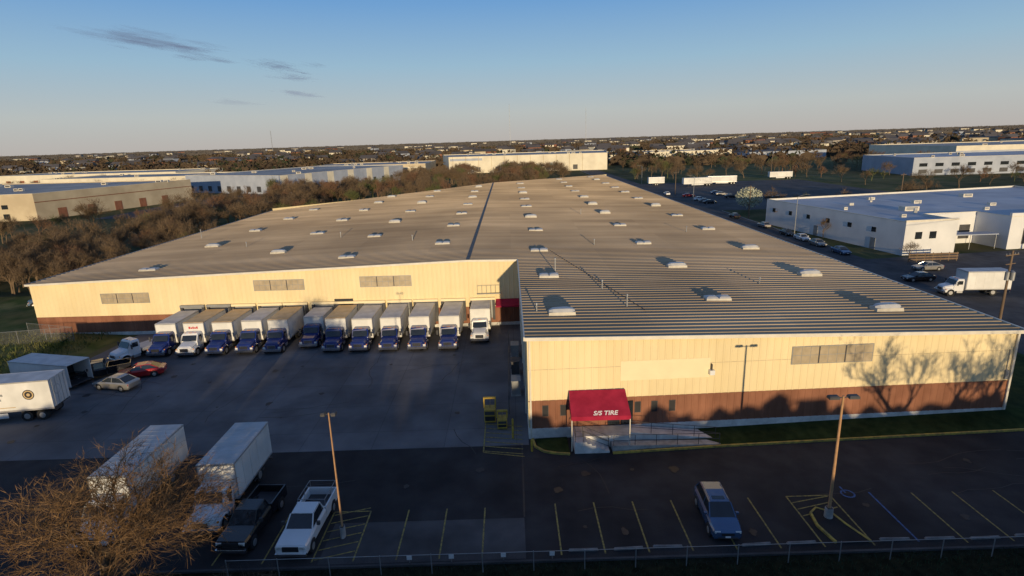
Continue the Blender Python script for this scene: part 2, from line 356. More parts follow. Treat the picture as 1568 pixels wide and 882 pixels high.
def glz(p0,p1,s0,s1,z0,z1,nn):
    w.wbox(p0,p1,s0-.06,s1+.06,z0-.06,z1+.06,.036,.06,'grey')
    for i in range(nn):
        a=s0+(s1-s0)*i/nn; b_=s0+(s1-s0)*(i+1)/nn
        w.wbox(p0,p1,a+.02,b_-.02,z0,z1,.06,.072,'louver')
    w.wbox(p0,p1,s0,s1,(z0+z1)/2-.02,(z0+z1)/2+.02,.072,.085,'grey')
    for f_ in(.33,.66): w.wbox(p0,p1,s0+(s1-s0)*f_-.05,s0+(s1-s0)*f_+.05,z0,z1,.072,.10,'darkg')
glz(FR0,FR1,21.8,28.5,5.75,7.2,9)
glz(FL0,FLm,9.5,16,4.5,5.8,8); glz(FL0,FLm,30.5,37.2,5.75,7.1,9); glz(FL0,FLm,44.8,51.6,5.9,7.25,9)
for s in(1.4,2.9,9.1,10.5,12.0): 
    w.wbox(FR0,FR1,s-.26,s+.26,2.0,2.98,.036,.06,'darkg'); w.wbox(FR0,FR1,s-.22,s+.22,2.04,2.94,.06,.07,'dark')
w.wbox(FR0,FR1,6.6,7.6,1.0,3.1,.036,.09,'glass')
w.wbox(FR0,FR1,7.7,8.7,1.0,3.1,.036,.09,'glass')
w.obj('windows_and_doors',WH)
w=MB(); w.wbox(FR0,FR1,7.6,15,4.9,6.6,.036,.042,'cream2'); w.obj('replacement_panel',WH)
w=MB()
w.wbox(FR0,FR1,14.9,15.3,5.2,5.6,.036,.4,'whitep'); w.wbox(FR0,FR1,15.05,15.12,5.6,6.1,.036,.3,'darkg'); w.obj('wall_light',WH)
w=MB()
w.wbox(FR0,FR1,.12,.26,.2,8.7,.05,.18,'trim')
w.wbox(FR0,FR1,40.55,40.72,.8,7.7,.05,.18,'trim')
for y in (47,53,59,65,70): w.tube((.95,y,.3),(.95,y,8.7),.07,.07,6,'trim')
w.wbox(FL1,FR0,6,8.2,4.6,6.4,0,.05,'louver'); w.wbox(FL1,FR0,14,16.4,4.6,6.4,0,.05,'louver')
w.wbox(FL1,FR0,20,21,1,3.1,0,.05,'grey')
w.wbox(FR0,FR1,40.1,40.4,3.6,4.4,.036,.2,'grey'); w.wbox(FR0,FR1,40.2,40.26,4.4,6.2,.036,.08,'grey')
w.obj('downpipes_and_fittings',WH)
TX=[-43.2,-39.6,-36.2,-32.6,-29.2,-25.3,-22.0,-18.7,-15.1,-11.6,-7.9,-4.2]
w=MB()
for x in TX:
    s=x-XL
    if x>RX-1.6: 
        s=1.7; a,b_=FLm,FL1
    else: a,b_=FL0,FLm
    w.wbox(a,b_,s-1.3,s+1.3,1.1,3.6,.036,.06,'grey')
    w.wbox(a,b_,s-1.65,s-1.3,.9,3.7,.036,.35,'darkg'); w.wbox(a,b_,s+1.3,s+1.65,.9,3.7,.036,.35,'darkg'); w.wbox(a,b_,s-1.65,s+1.65,3.7,4.0,.036,.4,'grey' if x in(-43.2,-39.6) else 'cream2')
w.wbox(FL0,FLm,41.1,43.6,1.1,4.3,.036,.1,'dark')
w.obj('dock_doors',WH)
w=MB()
w.add([(-2.2,73.6,3.7),(.9,73.6,3.7),(.9,72,3.15),(-2.2,72,3.15),(-2.2,72,2.95),(.9,72,2.95),(-2.2,73.6,2.95),(.9,73.6,2.95)],[(3,2,1,0),(4,5,2,3),(6,4,3,0),(5,7,1,2)],'awning'); w.obj('side_awning',WH)
w=MB()
for k in range(6): w.tube((-4.6+k*.6,73.1,4.6),(-4.6+k*.6,73.1,5.7),.018,.018,5,'grey')
w.tube((-4.6,73.1,5.7),(-1.6,73.1,5.7),.02,.02,5,'grey'); w.box(-4.7,-1.5,73,73.6,4.52,4.6,'grey'); w.obj('wall_platform',WH)
sk=MB()
sk.loft([[(-1.2,-.6,0),(1.2,-.6,0),(1.2,.6,0),(-1.2,.6,0)],[(-1.16,-.56,.22),(1.16,-.56,.22),(1.16,.56,.22),(-1.16,.56,.22)]],'sky_curb')
for sx in(-1,1):
    a,b_=(-1.18,-.03) if sx<0 else(.03,1.18)
    sk.loft([[(a,-.58,.22),(b_,-.58,.22),(b_,.58,.22),(a,.58,.22)],[(a+.08,-.44,.33),(b_-.08,-.44,.33),(b_-.08,.44,.33),(a+.08,.44,.33)],[(a+.3,-.2,.41),(b_-.3,-.2,.41),(b_-.3,.2,.41),(a+.3,.2,.41)]],'sky_dome')
sk=sk.mesh('skylight')
sk2=MB()
sk2.loft([[(-1.2,-.6,0),(1.2,-.6,0),(1.2,.6,0),(-1.2,.6,0)],[(-1.16,-.56,.3),(1.16,-.56,.3),(1.16,.56,.3),(-1.16,.56,.3)]],'sky_curb')
sk2.loft([[(x,-.55*c_,.3),(x,.55*c_,.3),(x,.35*c_,.3+.3*c_),(x,-.35*c_,.3+.3*c_)] for x,c_ in((-1.15,.4),(-.8,.9),(-.2,1),(.5,1),(.9,.85),(1.15,.4))],'sky_dome')
sk2=sk2.mesh('skylight')
YS=[49,63.5,80,98,116,134,152,170,188,206,224,242]
for x,off in((4.2,0),(20.2,5),(34.5,.8),(-10.4,7.5),(-23.4,0),(-36.4,8),(-51.8,-.5)):
    for Y in YS:
        Y+=off
        if x<0 and Y<78: continue
        if Y>252 or x-1.5<xmin(Y+3): continue
        put(sk2 if rn.random()<.35 else sk,'skylight',WH,(x+rn.uniform(-.25,.25),Y+rn.uniform(-.6,.6),rz_(x)),rn.uniform(-.03,.03),sc=(rn.uniform(.92,1.05),1,rn.uniform(.9,1.25)))
w=MB()
for x,y,h in((9.5,58,.9),(5.2,66,1.6),(10.8,51.5,1.1),(12.5,84,.8),(27,60,.6),(30,96,.9),(-16,92,.8),(-30,100,.9),(-60,110,1.6),(-45,96,.7),(15,120,1),(2.2,50,.7)):
    w.tube((x,y,rz_(x)-.02),(x,y,rz_(x)+h),.07,.07,7,'grey'); w.tube((x,y,rz_(x)+h),(x,y,rz_(x)+h+.12),.14,.1,7,'grey')
w.tube((5.6,79,rz_(5.6)+.1),(12.2,50,rz_(12.2)+.1),.035,.035,5,'darkg')
w.obj('roof_vents',WH)
# ---- entrance awning, porch, stairs, ramp
AW=empty('entrance_awning',(0,0,0)); w=MB(); ya=43.0; yb=40.7
w.add([(4.4,ya,4.25),(9.0,ya,4.25),(9.05,yb,3.05),(4.35,yb,3.05),(4.35,yb,2.7),(9.05,yb,2.7),(4.4,ya,2.9),(9.0,ya,2.9)],[(3,2,1,0),(4,5,2,3),(6,4,3,0),(5,7,1,2)],'awning'); w.obj('canopy_fabric',AW)
w=MB()
for x in(4.4,9.0): w.tube((x,yb+.03,0.05),(x,yb+.03,2.75),.045,.045,8,'trim')
for x in(4.4,5.9,7.5,9.0): w.tube((x,ya-.02,4.2),(x,yb+.03,3.0),.03,.03,6,'grey')
w.obj('canopy_posts',AW)
c=bpy.data.curves.new('lettering','FONT'); c.body='S/S TIRE'; c.size=.56; c.extrude=.004; c.align_x='CENTER'; c.shear=.3; c.offset=.012
t=bpy.data.objects.new('lettering',c); scene.collection.objects.link(t); t.parent=AW; c.materials.append(M['text'])
t.location=(7.05,yb+.10,3.112); t.rotation_euler=(math.atan2(1.2,2.3),0,0)
PO=empty('entrance_stairs_and_ramp'); w=MB()
w.box(4.6,9.2,41.3,42.95,0,1.0,'whitecem')
for k in range(6): w.box(4.6+.0,5.2+.36*(6-k),40.4,41.297,k*.165,(k+1)*.165,'whitecem')
w.obj('porch_and_steps',PO)
w=MB()
w.add([(9.2,41.75,0),(16.4,41.95,0),(16.4,41.95,.14),(9.2,41.75,1.0),(9.2,43,0),(16.4,43.2,0),(16.4,43.2,.14),(9.2,43,1.0)],[(0,1,2,3),(3,2,6,7),(1,5,6,2)],'whitecem')
w.add([(7.6,40.5,0),(16.4,41.0,0),(16.4,41.0,.12),(7.6,40.5,.55),(7.6,41.25,0),(16.4,41.75,0),(16.4,41.75,.12),(7.6,41.25,.55)],[(0,1,2,3),(3,2,6,7),(1,5,6,2),(4,0,3,7)],'cem')
w.obj('ramp',PO)
w=MB()
def rail(pts,h=.95):
    for a,b_ in zip(pts[:-1],pts[1:]):
        a=Vector(a);b_=Vector(b_)
        for hh in(h,h*.5): w.tube(a+Vector((0,0,hh)),b_+Vector((0,0,hh)),.022,.022,6,'darkg')
        nn=max(1,int((b_-a).length/1.5))
        for i in range(nn+1):
            q=a.lerp(b_,i/nn); w.tube(q,q+Vector((0,0,h)),.022,.022,6,'darkg')
rail([(9.2,41.8,1.0),(16.3,41.98,.15)]); rail([(7.7,40.55,.5),(16.3,41.05,.12)]); rail([(4.65,40.45,1.0),(5.3,40.45,1.0),(7.4,40.45,.05)]); rail([(5.3,41.25,1),(7.4,41.25,.05)])
rail([(4.65,40.45,1.0),(4.65,42.9,1)])
w.obj('handrails',PO)
# ------------------------------------------------------------------ vehicles
def wheel(mb,x,y,r,wd,side):
    o=side*wd
    mb.tube((x,y,r),(x+o,y,r),r,r,18,'tyre'); mb.tube((x+o,y,r),(x+o+side*.012,y,r),r*.6,r*.55,12,'hub')
def ring(y,wd,zb,zt): 
    return [(-wd*.92,y,zb),(wd*.92,y,zb),(wd,y,zb+.14),(wd,y,zt-.14),(wd*.9,y,zt),(-wd*.9,y,zt),(-wd,y,zt-.14),(-wd,y,zb+.14)]
def car_mesh(name,paint,kind='sedan'):
    mb=MB()
    if kind=='sedan':
        S=[(-2.38,.68,.36,.66),(-2.25,.83,.26,.74),(-1.6,.9,.22,.84),(-.95,.9,.22,.94),(.9,.9,.22,.98),(1.7,.9,.22,.99),(2.25,.85,.28,.95),(2.38,.74,.42,.85)]
        G=[(-1.1,.80,.76,.95),(-.3,.80,.62,1.40),(.7,.8,.62,1.44),(1.15,.8,.60,1.38),(1.9,.78,.70,.99)]; zb=.88; wy=(-1.42,1.42); r=.33; rp=(1,3)
    else:
        S=[(-2.32,.72,.40,.80),(-2.2,.86,.30,.95),(-1.6,.93,.28,1.04),(-1.0,.93,.26,1.10),(.9,.93,.26,1.12),(1.8,.93,.28,1.12),(2.2,.88,.32,1.10),(2.3,.8,.45,.98)]
        G=[(-1.2,.83,.78,1.08),(-.45,.83,.66,1.66),(.8,.83,.66,1.72),(1.7,.83,.64,1.66),(2.15,.80,.74,1.12)]; zb=1.02; wy=(-1.42,1.38); r=.37; rp=(1,3)
    mb.loft([ring(*s) for s in S],paint)
    mb.loft([[(-a,y,zb),(a,y,zb),(b_,y,z),(-b_,y,z)] for y,a,b_,z in G],'glass')
    rr=[]
    for y,a,b_,z in G[rp[0]:rp[1]+1]: rr.append([(-b_-.02,y,z-.03),(b_+.02,y,z-.03),(b_-.05,y,z+.035),(-b_+.05,y,z+.035)])
    mb.loft(rr,paint)
    for sx in(-1,1):
        for i,j in((0,1),(4,3)):
            A,B=G[i],G[j]; mb.tube((sx*(A[1]+A[2])/2*1.0,A[0],A[3]),(sx*B[2],B[0],B[3]),.045,.04,5,paint)
        mb.tube((sx*.81,.25,zb),(sx*(G[1][2]+.005),.22,G[1][3]),.04,.035,5,paint)
        for y in wy:
            mb.tube((sx*(S[3][1]-.3),y,r+.03),(sx*(S[3][1]+.004),y,r+.03),r+.06,r+.06,18,'dark'); wheel(mb,sx*(S[3][1]-.2),y,r,.215,sx)
        mb.box(sx*.98-.09,sx*.98+.09,-.92,-.78,zb+.06,zb+.2,paint)
        f=S[1][0]; zt_=S[1][3]
        mb.box(sx*.62-.17,sx*.62+.17,f-.10,f+.1,zt_-.2,zt_-.06,'lamp')
        bk=S[-2][0]; mb.box(sx*.66-.14,sx*.66+.14,bk-.05,bk+.1,S[-2][3]-.28,S[-2][3]-.08,'rlamp')
        mb.box(sx*S[3][1]-.006,sx*S[3][1]+.006,-.05,-.03,.4,zb-.1,'dark'); mb.box(sx*(S[3][1]+.005)-.012,sx*(S[3][1]+.005)+.012,.0,.15,zb-.2,zb-.17,'darkg')
    f=S[0][0]; mb.box(-.38,.38,f-.02,f+.06,S[0][3]-.2,S[0][3]-.05,'dark'); mb.box(-.6,.6,f-.02,f+.08,S[0][2]+.0,S[0][2]+.09,'darkg')
    mb.box(-.16,.16,f-.04,f-.02,S[0][2]+.08,S[0][2]+.19,'text')
    if kind=='suv':
        for sx in(-1,1): mb.tube((sx*.58,-.3,1.76),(sx*.58,1.5,1.76),.02,.02,5,'grey')
        mb.box(-.4,.4,-.25,.35,1.705,1.722,'glass')
    return mb
def pickup_mesh(paint,rack=True):
    mb=MB()
    S=[(-2.9,.86,.5,1.0),(-2.8,.97,.42,1.12),(-2.2,1.0,.4,1.17),(-1.3,1.0,.4,1.22),(.6,1.0,.4,1.24)]
    mb.loft([ring(*s) for s in S],paint)
    G=[(-1.45,.88,.82,1.2),(-.75,.88,.72,1.82),(.35,.88,.72,1.86),(.6,.88,.76,1.5),(.62,.88,.8,1.2)]
    mb.loft([[(-a,y,1.15),(a,y,1.15),(b_,y,z),(-b_,y,z)] for y,a,b_,z in G],'glass')
    mb.loft([[(-b_-.03,y,z-.04),(b_+.03,y,z-.04),(b_-.06,y,z+.04),(-b_+.06,y,z+.04)] for y,a,b_,z in G[1:3]],paint)
    for sx in(-1,1):
        for A,B in((G[0],G[1]),(G[4],G[2])): mb.tube((sx*.85,A[0],1.2),(sx*B[2],B[0],B[3]),.05,.045,5,paint)
        mb.box(sx*.95-.05,sx*.95+.05,.66,2.9,.5,1.3,paint)
        for y in(-1.95,1.9): mb.tube((sx*.7,y,.45),(sx*1.004,y,.45),.47,.47,18,'dark'); wheel(mb,sx*.8,y,.4,.225,sx)
        mb.box(sx*.72-.18,sx*.72+.18,-2.9,-2.78,.86,1.06,'lamp'); mb.box(sx*1.12-.1,sx*1.12+.1,-1.15,-1.0,1.25,1.5,'darkg')
    mb.box(-.9,.9,.66,2.85,.6,.75,'darkg'); mb.box(-.9,.9,2.82,2.9,.55,1.28,paint); mb.box(-.9,.9,.66,.74,.7,1.3,paint)
    mb.box(-.5,.5,-2.93,-2.84,.72,1.04,'dark'); mb.box(-.95,.95,-3.0,-2.82,.42,.62,'chrome')
    if rack:
        for sx in(-1,1):
            mb.tube((sx*.9,.8,1.75),(sx*.9,2.95,1.75),.025,.025,6,'grey')
            for y in(.8,1.9,2.95): mb.tube((sx*.9,y,1.28),(sx*.9,y,1.75),.025,.025,6,'grey')
        for y in(.8,2.2,2.95): mb.tube((-.9,y,1.75),(.9,y,1.75),.025,.025,6,'grey')
    return mb
def truck_mesh(paint,roof,L=9.6,H=3.55,low=False):
    mb=MB(); B0=2.95
    mb.loft([[(-w_,y,.62),(w_,y,.62),(w_,y,z-.18),(w_*.8,y,z),(-w_*.8,y,z),(-w_,y,z-.18)] for y,w_,z in((.12,.72,1.28),(.3,.86,1.42),(1.3,.92,1.62),(1.45,.95,1.66))],paint)
    for sx in(-1,1):
        mb.loft([[(sx*.78,y,.6),(sx*1.14,y,.6),(sx*1.14,y,z-.08),(sx*1.05,y,z),(sx*.78,y,z)][::sx] for y,z in((.2,.9),(.45,1.12),(1.2,1.16),(1.55,1.0))],paint)
        mb.tube((sx*.8,1.0,.5),(sx*1.15,1.0,.5),.56,.56,18,'dark'); wheel(mb,sx*.86,1.0,.5,.29,sx)
        wheel(mb,sx*.65,L-2.3,.5,.52,sx)
        mb.box(sx*.9-.15,sx*.9+.15,.16,.26,.78,.98,'lamp'); mb.box(sx*1.02-.06,sx*1.02+.06,.3,.42,1.0,1.1,'amber')
        mb.box(sx*1.36-.1,sx*1.36+.1,1.62,1.72,1.65,2.2,'darkg'); mb.tube((sx*1.0,1.7,2.1),(sx*1.32,1.68,2.1),.02,.02,5,'darkg')
        mb.box(sx*.6-.45 if sx<0 else .55,sx*.6+.05 if sx<0 else 1.05,1.9,2.7,.45,.75,'alu')
        mb.box(sx*1.02-.015,sx*1.02+.015,1.95,2.6,1.7,2.25,'glass')
    mb.loft([[(-1.0,y0,.75),(1.0,y0,.75),(1.02,y1,1.66),(.98,y2,2.35),(.85,y3,2.52),(-.85,y3,2.52),(-.98,y2,2.35),(-1.02,y1,1.66)] for y0,y1,y2,y3 in((1.42,1.42,1.85,2.0),(2.8,2.8,2.8,2.8))],paint)
    mb.add([(-.88,1.46,1.72),(.88,1.46,1.72),(.84,1.80,2.3),(-.84,1.80,2.3)],[(0,1,2,3)],'glass')
    mb.v[-4:]=[(x,y-.03,z) for x,y,z in mb.v[-4:]]
    mb.box(-1.12,1.12,-.02,.14,.45,.75,'chrome'); mb.box(-.5,.5,.07,.13,.78,1.2,'chrome')
    for k in range(5): mb.box(-.45,.45,.055,.07,.82+k*.075,.86+k*.075,'dark')
    for x in(-.6,-.15,.15,.6,0): mb.box(x-.05,x+.05,2.0,2.06,2.53,2.58,'amber')
    for sx in(-1,1): mb.box(sx*.42-.05,sx*.42+.05,2.7,L-.2,.7,.95,'darkg')
    mb.box(-1.25,1.25,B0,L,1.02,H-.06,'boxw'); mb.box(-1.26,1.26,B0-.01,L+.01,.96,1.1,'alu')
    mb.box(-1.27,1.27,B0-.02,L+.02,H-.16,H-.04,'alu'); mb.box(-1.22,1.22,B0+.03,L-.03,H-.04,H,roof)
    for sx in(-1,1):
        mb.box(sx*1.25-.035,sx*1.25+.035,B0-.02,B0+.08,1.0,H-.06,'alu'); mb.box(sx*1.1-.06,sx*1.1+.06,L-3.2,L-1.4,.5,.56,'darkg')
        for k in range(1,int((L-B0)/1.2)): mb.box(sx*1.25-.008,sx*1.25+.008,B0+k*1.2-.012,B0+k*1.2+.012,1.12,H-.17,'alu')
    for k in range(1,int((L-B0)/.6)): mb.box(-1.215,1.215,B0+k*.6-.012,B0+k*.6+.012,H,H+.012,'alu')
    if paint=='whitep' and roof=='boxroof_t':
        for k,(a,b_) in enumerate(((-.62,-.42),(-.36,-.2),(-.14,.02),(.08,.26),(.32,.5))): mb.box(a,b_,B0-.03,B0-.0,2.78,2.98 if k in(1,3) else 3.06,'redtext')
    mb.box(-1.2,1.2,L-.1,L+.05,.5,.6,'darkg'); mb.box(-1.1,1.1,L+.01,L+.03,1.15,H-.25,'boxroof_g')
    for sx in(-1,1): mb.box(sx*1.1-.06,sx*1.1+.06,L+.0,L+.06,.85,.95,'rlamp')
    return mb
cache={}
def truck(x,y,rz,paint,roof,L=9.6,H=3.55):
    k=(paint,roof,L,H)
    if k not in cache: cache[k]=truck_mesh(*k).mesh('box_truck')
    return put(cache[k],'box_truck',None,(x,y,0),rz,bevel=.02)
cols=[('navy','boxroof_w'),('whitep','boxroof_t'),('navy','boxroof_t'),('navy','boxroof_w'),('navy','boxroof_t'),('navy','boxroof_w'),('navy','boxroof_t'),('navy','boxroof_w'),('navy','boxroof_w'),('navy','boxroof_w'),('navy','boxroof_w'),('whitep','boxroof_w')]
YT=[64.6,64.4,64.6,64.7,64.6,66.1,64.4,64.2,64.1,64.0,63.9,66.2]
for i,x in enumerate(TX):
    Ln=73.2-YT[i]
    truck(x,YT[i],rn.uniform(-.015,.015),cols[i][0],cols[i][1],round(Ln,1),[3.5,3.6,3.5,3.55,3.6,3.4,3.6,3.5,3.55,3.6,3.6,3.7][i])
truck(-20.4,31.4,R(1),'whitep','boxroof_g',8.9,3.7); truck(-26.9,30.2,R(1),'whitep','boxroof_g',10,3.75)
truck(63.8,81.8,R(-94),'whitep','boxroof_w',9.2,3.7)
put(pickup_mesh('whitep').mesh('pickup_truck'),'pickup_truck',None,(-13.7,32.1,0),R(-2),.02)
put(pickup_mesh('blackp',False).mesh('pickup_truck'),'pickup_truck',None,(-17.5,32.6,0),R(-3),.02)
put(pickup_mesh('blackp',False).mesh('pickup_truck'),'pickup_truck',None,(-46.2,59.6,0),R(-60),.02)
put(car_mesh('suv','bluep','suv').mesh('suv'),'suv',None,(12.8,31.9,0),R(-3),.02)
put(car_mesh('s','silver').mesh('sedan'),'sedan',None,(-42.3,56.3,0),R(-104),.02)
put(car_mesh('s','redp').mesh('sedan'),'sedan',None,(-41.6,59.4,0),R(-72),.02)
cm={c_:car_mesh('s',c_).mesh('parked_car') for c_ in('blackp','silver','whitep','bluep','redp')}
for x,y,r_,c_ in((66.9,122,0,'silver'),(67,129,0,'whitep'),(66.9,136,0,'blackp'),(66.9,113,0,'bluep'),(67,149,180,'silver'),(66.5,90,-90,'blackp'),(73,97,-90,'silver'),
    (72,205,90,'blackp'),(72,210,90,'silver'),(72,216,90,'whitep'),(72,230,90,'redp'),(86,222,90,'blackp'),(86,232,90,'silver'),(86,238,90,'bluep'),(66,240,180,'whitep'),
    (100,212,90,'blackp'),(100,218,90,'silver'),(66.5,168,180,'blackp'),(-140,240,0,'silver'),(-143,250,0,'blackp')):
    put(cm[c_],'parked_car',None,(x,y,0),R(r_))
mb=truck_mesh('whitep','boxroof_w',6,1.3)
put(mb.mesh('tractor_unit'),'tractor_unit',None,(-47.2,62.9,0),R(-28),.02)
def trailer(name,L,H,x,y,rz,open_=False,logo=False,zb=1.15):
    mb=MB()
    mb.box(-L,0,-1.28,-1.22,zb,H,'boxw'); mb.box(-L,0,1.22,1.28,zb,H,'boxw'); mb.box(-L,0,-1.22,1.22,zb,zb+.1,'darkg'); mb.box(-L,0,-1.22,1.22,H-.07,H,'boxroof_w'); mb.box(-L,-L+.06,-1.22,1.22,zb+.1,H-.07,'boxw')
    mb.box(-L-.02,.02,-1.3,-1.28,zb-.05,zb+.12,'alu'); mb.box(-L-.02,.02,-1.3,-1.28,H-.12,H+.01,'alu'); mb.box(-L-.02,.02,1.28,1.3,H-.12,H+.01,'alu')
    if not open_:
        mb.box(-.08,0,-1.22,-.01,zb+.1,H-.07,'boxw'); mb.box(-.08,0,.01,1.22,zb+.1,H-.07,'boxw')
        for yy in(-.9,-.35,.35,.9): mb.tube((.02,yy,zb+.05),(.02,yy,H-.1),.02,.02,5,'alu')
    else: mb.box(-2.5,-2.4,-1.2,1.2,zb+.1,H-.08,'dark')
    for xx in((-1.2,-2.5) if L>9 else(-L*.45,-L*.45-.9)):
        for sx in(-1,1):
            r_=.5 if L>9 else .36; mb.tube((xx,sx*.7,r_),(xx,sx*1.2,r_),r_,r_,16,'tyre'); mb.tube((xx,sx*1.2,r_),(xx,sx*1.215,r_),r_*.55,r_*.5,10,'hub')
    mb.box(-3.4,-.4,-.5,.5,.55,.95 if zb>1 else .55,'darkg')
    for sx in(-1,1): mb.box(-L+2.4,-L+2.55,sx*.7-.06,sx*.7+.06,.05,zb,'darkg')
    if L>9: mb.box(-L*.72,-4,-1.27,-1.24,.5,zb-.15,'boxw')
    if logo:
        for r_,k,o in((.5,'dark',1.283),(.42,'gold',1.288),(.32,'dark',1.293),(.15,'gold',1.298)): mb.tube((-1.9,-1.25,(zb+H)/2+.1),(-1.9,-o,(zb+H)/2+.1),r_,r_,24,k)
        mb.box(-L,-3.2,-1.287,-1.28,zb+.35,zb+.42,'gold')
        for a in range(17): mb.box(-10+a*.36,-10+a*.36+.2,-1.287,-1.28,(zb+H)/2+.12,(zb+H)/2+.34,'grey'); mb.box(-9.9+a*.34,-9.9+a*.34+.2,-1.287,-1.28,(zb+H)/2-.34,(zb+H)/2-.14,'grey')
        for r_,o in((.5,.009),(.4,.014)): mb.tube((-.02,-.3,2.7),(o,-.3,2.7),r_,r_,20,'boxroof_g' if r_>.45 else 'boxw')
    return mb.obj(name,loc=(x,y,0),rz=rz,bevel=.012)
trailer('semi_trailer',14,4.0,-43.6,50.6,R(8),logo=True)
trailer('cargo_trailer',8,2.9,-46.3,56.8,R(-14),open_=True,zb=.5)
trailer('semi_trailer',14,4.0,98,279,R(4)); trailer('semi_trailer',14,4.0,112,284,R(-3)); trailer('semi_trailer',8,4.0,78,290,R(2))
trailer('semi_trailer',12,3.8,150,306,0)
truck(-79,90,R(-70),'bluep','boxroof_w',9.2,3.4)
# ------------------------------------------------------------------ street furniture
def lamp(x,y,h,double,bottom='cem'):
    mb=MB(); mb.tube((0,0,0),(0,0,.75),.27,.25,14,'cem'); mb.tube((0,0,.75),(0,0,h),.10,.065,10,'orange')
    mb.box(-.16,.16,-.16,.16,.75,.79,'darkg')
    for sx in(-1,1):
        mb.tube((0,0,h-.12),(sx*.35,0,h-.08),.035,.035,6,'darkg')
        wd=.42 if not double else .62
        a,b_=sorted((sx*.3,sx*(.3+wd))); mb.loft([[(a,-.2,h-.16),(b_,-.2,h-.16),(b_,.2,h-.16),(a,.2,h-.16)],[(a,-.2,h-.04),(b_,-.2,h-.04),(b_,.2,h-.04),(a,.2,h-.04)],[(a+.05,-.13,h+.04),(b_-.05,-.13,h+.04),(b_-.05,.13,h+.04),(a+.05,.13,h+.04)]],'darkg')
    return mb.obj('parking_lot_lamp',loc=(x,y,0))
lamp(20,31.75,8.6,True); lamp(-11.3,31.4,8.7,False).scale=(.62,1,1)
def cobra(x,y,h,rz):
    mb=MB(); mb.tube((0,0,0),(0,0,h),.11,.07,8,'grey'); pr=Vector((0,0,h))
    for k in range(1,6): q=Vector((k*.45,0,h+.5*math.sin(k/5*1.57))); mb.tube(pr,q,.04,.035,6,'grey'); pr=q
    mb.loft([[(pr.x-.1,-.08,pr.z-.06),(pr.x-.1,.08,pr.z-.06),(pr.x-.1,.08,pr.z+.05),(pr.x-.1,-.08,pr.z+.05)],[(pr.x+.6,-.14,pr.z-.1),(pr.x+.6,.14,pr.z-.1),(pr.x+.6,.1,pr.z+.04),(pr.x+.6,-.1,pr.z+.04)]],'darkg')
    mb.obj('street_lamp',loc=(x,y,0),rz=rz)
cobra(69.2,137,9,0); cobra(69.2,215,9,R(180)); cobra(69.2,300,9,R(180))
UP=[]
def upole(x,y,h,tr=True):
    mb=MB(); mb.tube((0,0,0),(0,0,h),.17,.11,9,'wood')
    mb.box(-1.2,1.2,-.06,.06,h-.6,h-.47,'wood')
    for xx in(-1.1,-.5,.5,1.1): mb.tube((xx,0,h-.47),(xx,0,h-.28),.05,.03,6,'grey')
    if tr:
        for xx,yy in((-.45,-.1),(.45,-.1),(0,-.45)):
            mb.tube((xx,yy,h-3.6),(xx,yy,h-2.6),.24,.24,12,'grey'); mb.tube((xx,yy,h-2.6),(xx,yy,h-2.5),.24,.1,12,'grey')
        mb.box(-.9,.9,-.05,.05,h-1.7,h-1.6,'wood')
    mb.obj('utility_pole',loc=(x,y,0),rz=R(20)); UP.append((x,y,h))
upole(60.5,67,9.6); upole(69.5,165,9.5,False); upole(104,100,10,False); upole(69.5,240,9.5,False); upole(120,175,11,False); upole(180,190,11,False); upole(150,330,12,False)
mb=MB()
def wire(a,b_,sag):
    pr=None
    for i in range(13):
        t_=i/12; q=Vector(a).lerp(Vector(b_),t_)-Vector((0,0,4*sag*t_*(1-t_)))
        if pr is not None: mb.tube(pr,q,.015,.015,3,'dark',cap=False)
        pr=q
for (x0,y0,h0),(x1,y1,h1) in ((UP[0],UP[2]),(UP[4],UP[5]),(UP[1],UP[3])):
    for o in(-1,0,1): wire((x0+o,y0,h0-.3),(x1+o,y1,h1-.3),1.0)
mb.obj('overhead_wires')
def fence(x0,y0,x1,y1,h,step=3.,name='chain_link_fence',km='grey',kl='link'):
    mb=MB(); a=Vector((x0,y0,0)); b_=Vector((x1,y1,0)); nn=max(1,int((b_-a).length/step))
    for i in range(nn+1):
        q=a.lerp(b_,i/nn); mb.tube(q,q+Vector((0,0,h+.05)),.03,.03,6,km)
    mb.tube(a+Vector((0,0,h)),b_+Vector((0,0,h)),.018,.018,5,km)
    mb.add([a,b_,b_+Vector((0,0,h)),a+Vector((0,0,h))],[(0,1,2,3)],kl); mb.obj(name)
fence(-17,27.9,60,27.9,1.3,step=2.9,km='grey',kl='dlink'); fence(-90,66,-58,71.5,2.2); fence(-58,71.5,-66,74,2.2); fence(-.6,47.5,-.6,66,1.8,km='darkg')
for x in(-6.6,-4.1,-1,1.9):
    mb=MB(); mb.tube((0,0,0),(0,0,.5),.03,.03,6,'grey'); mb.box(-.15,.15,-.03,-.01,.3,.58,'text'); mb.obj('parking_sign',loc=(x,28.75,0))
def machine(x,y,h,wd):
    mb=MB(); mb.box(-wd,wd,-.55,.55,.1,h*.55,'yellowm'); mb.box(-wd+.06,wd-.06,-.58,-.55,.25,h*.3,'dark'); mb.box(-wd+.06,wd-.06,-.58,-.55,h*.36,h*.5,'darkg')
    for sx in(-1,1): mb.box(sx*wd-.06,sx*wd+.06,-.1,.1,h*.55,h,'yellowm'); mb.tube((sx*wd*.8,-.2,0),(sx*wd*.8,-.2,.12),.1,.1,8,'tyre')
    mb.box(-wd,wd,-.12,.12,h-.15,h,'yellowm'); mb.tube((0,0,h*.55),(0,0,h-.15),.07,.07,8,'chrome'); mb.obj('trash_compactor',loc=(x,y,0),bevel=.015)
machine(-2.3,46.4,2.3,.5); machine(-1.2,45.2,1.6,.42)
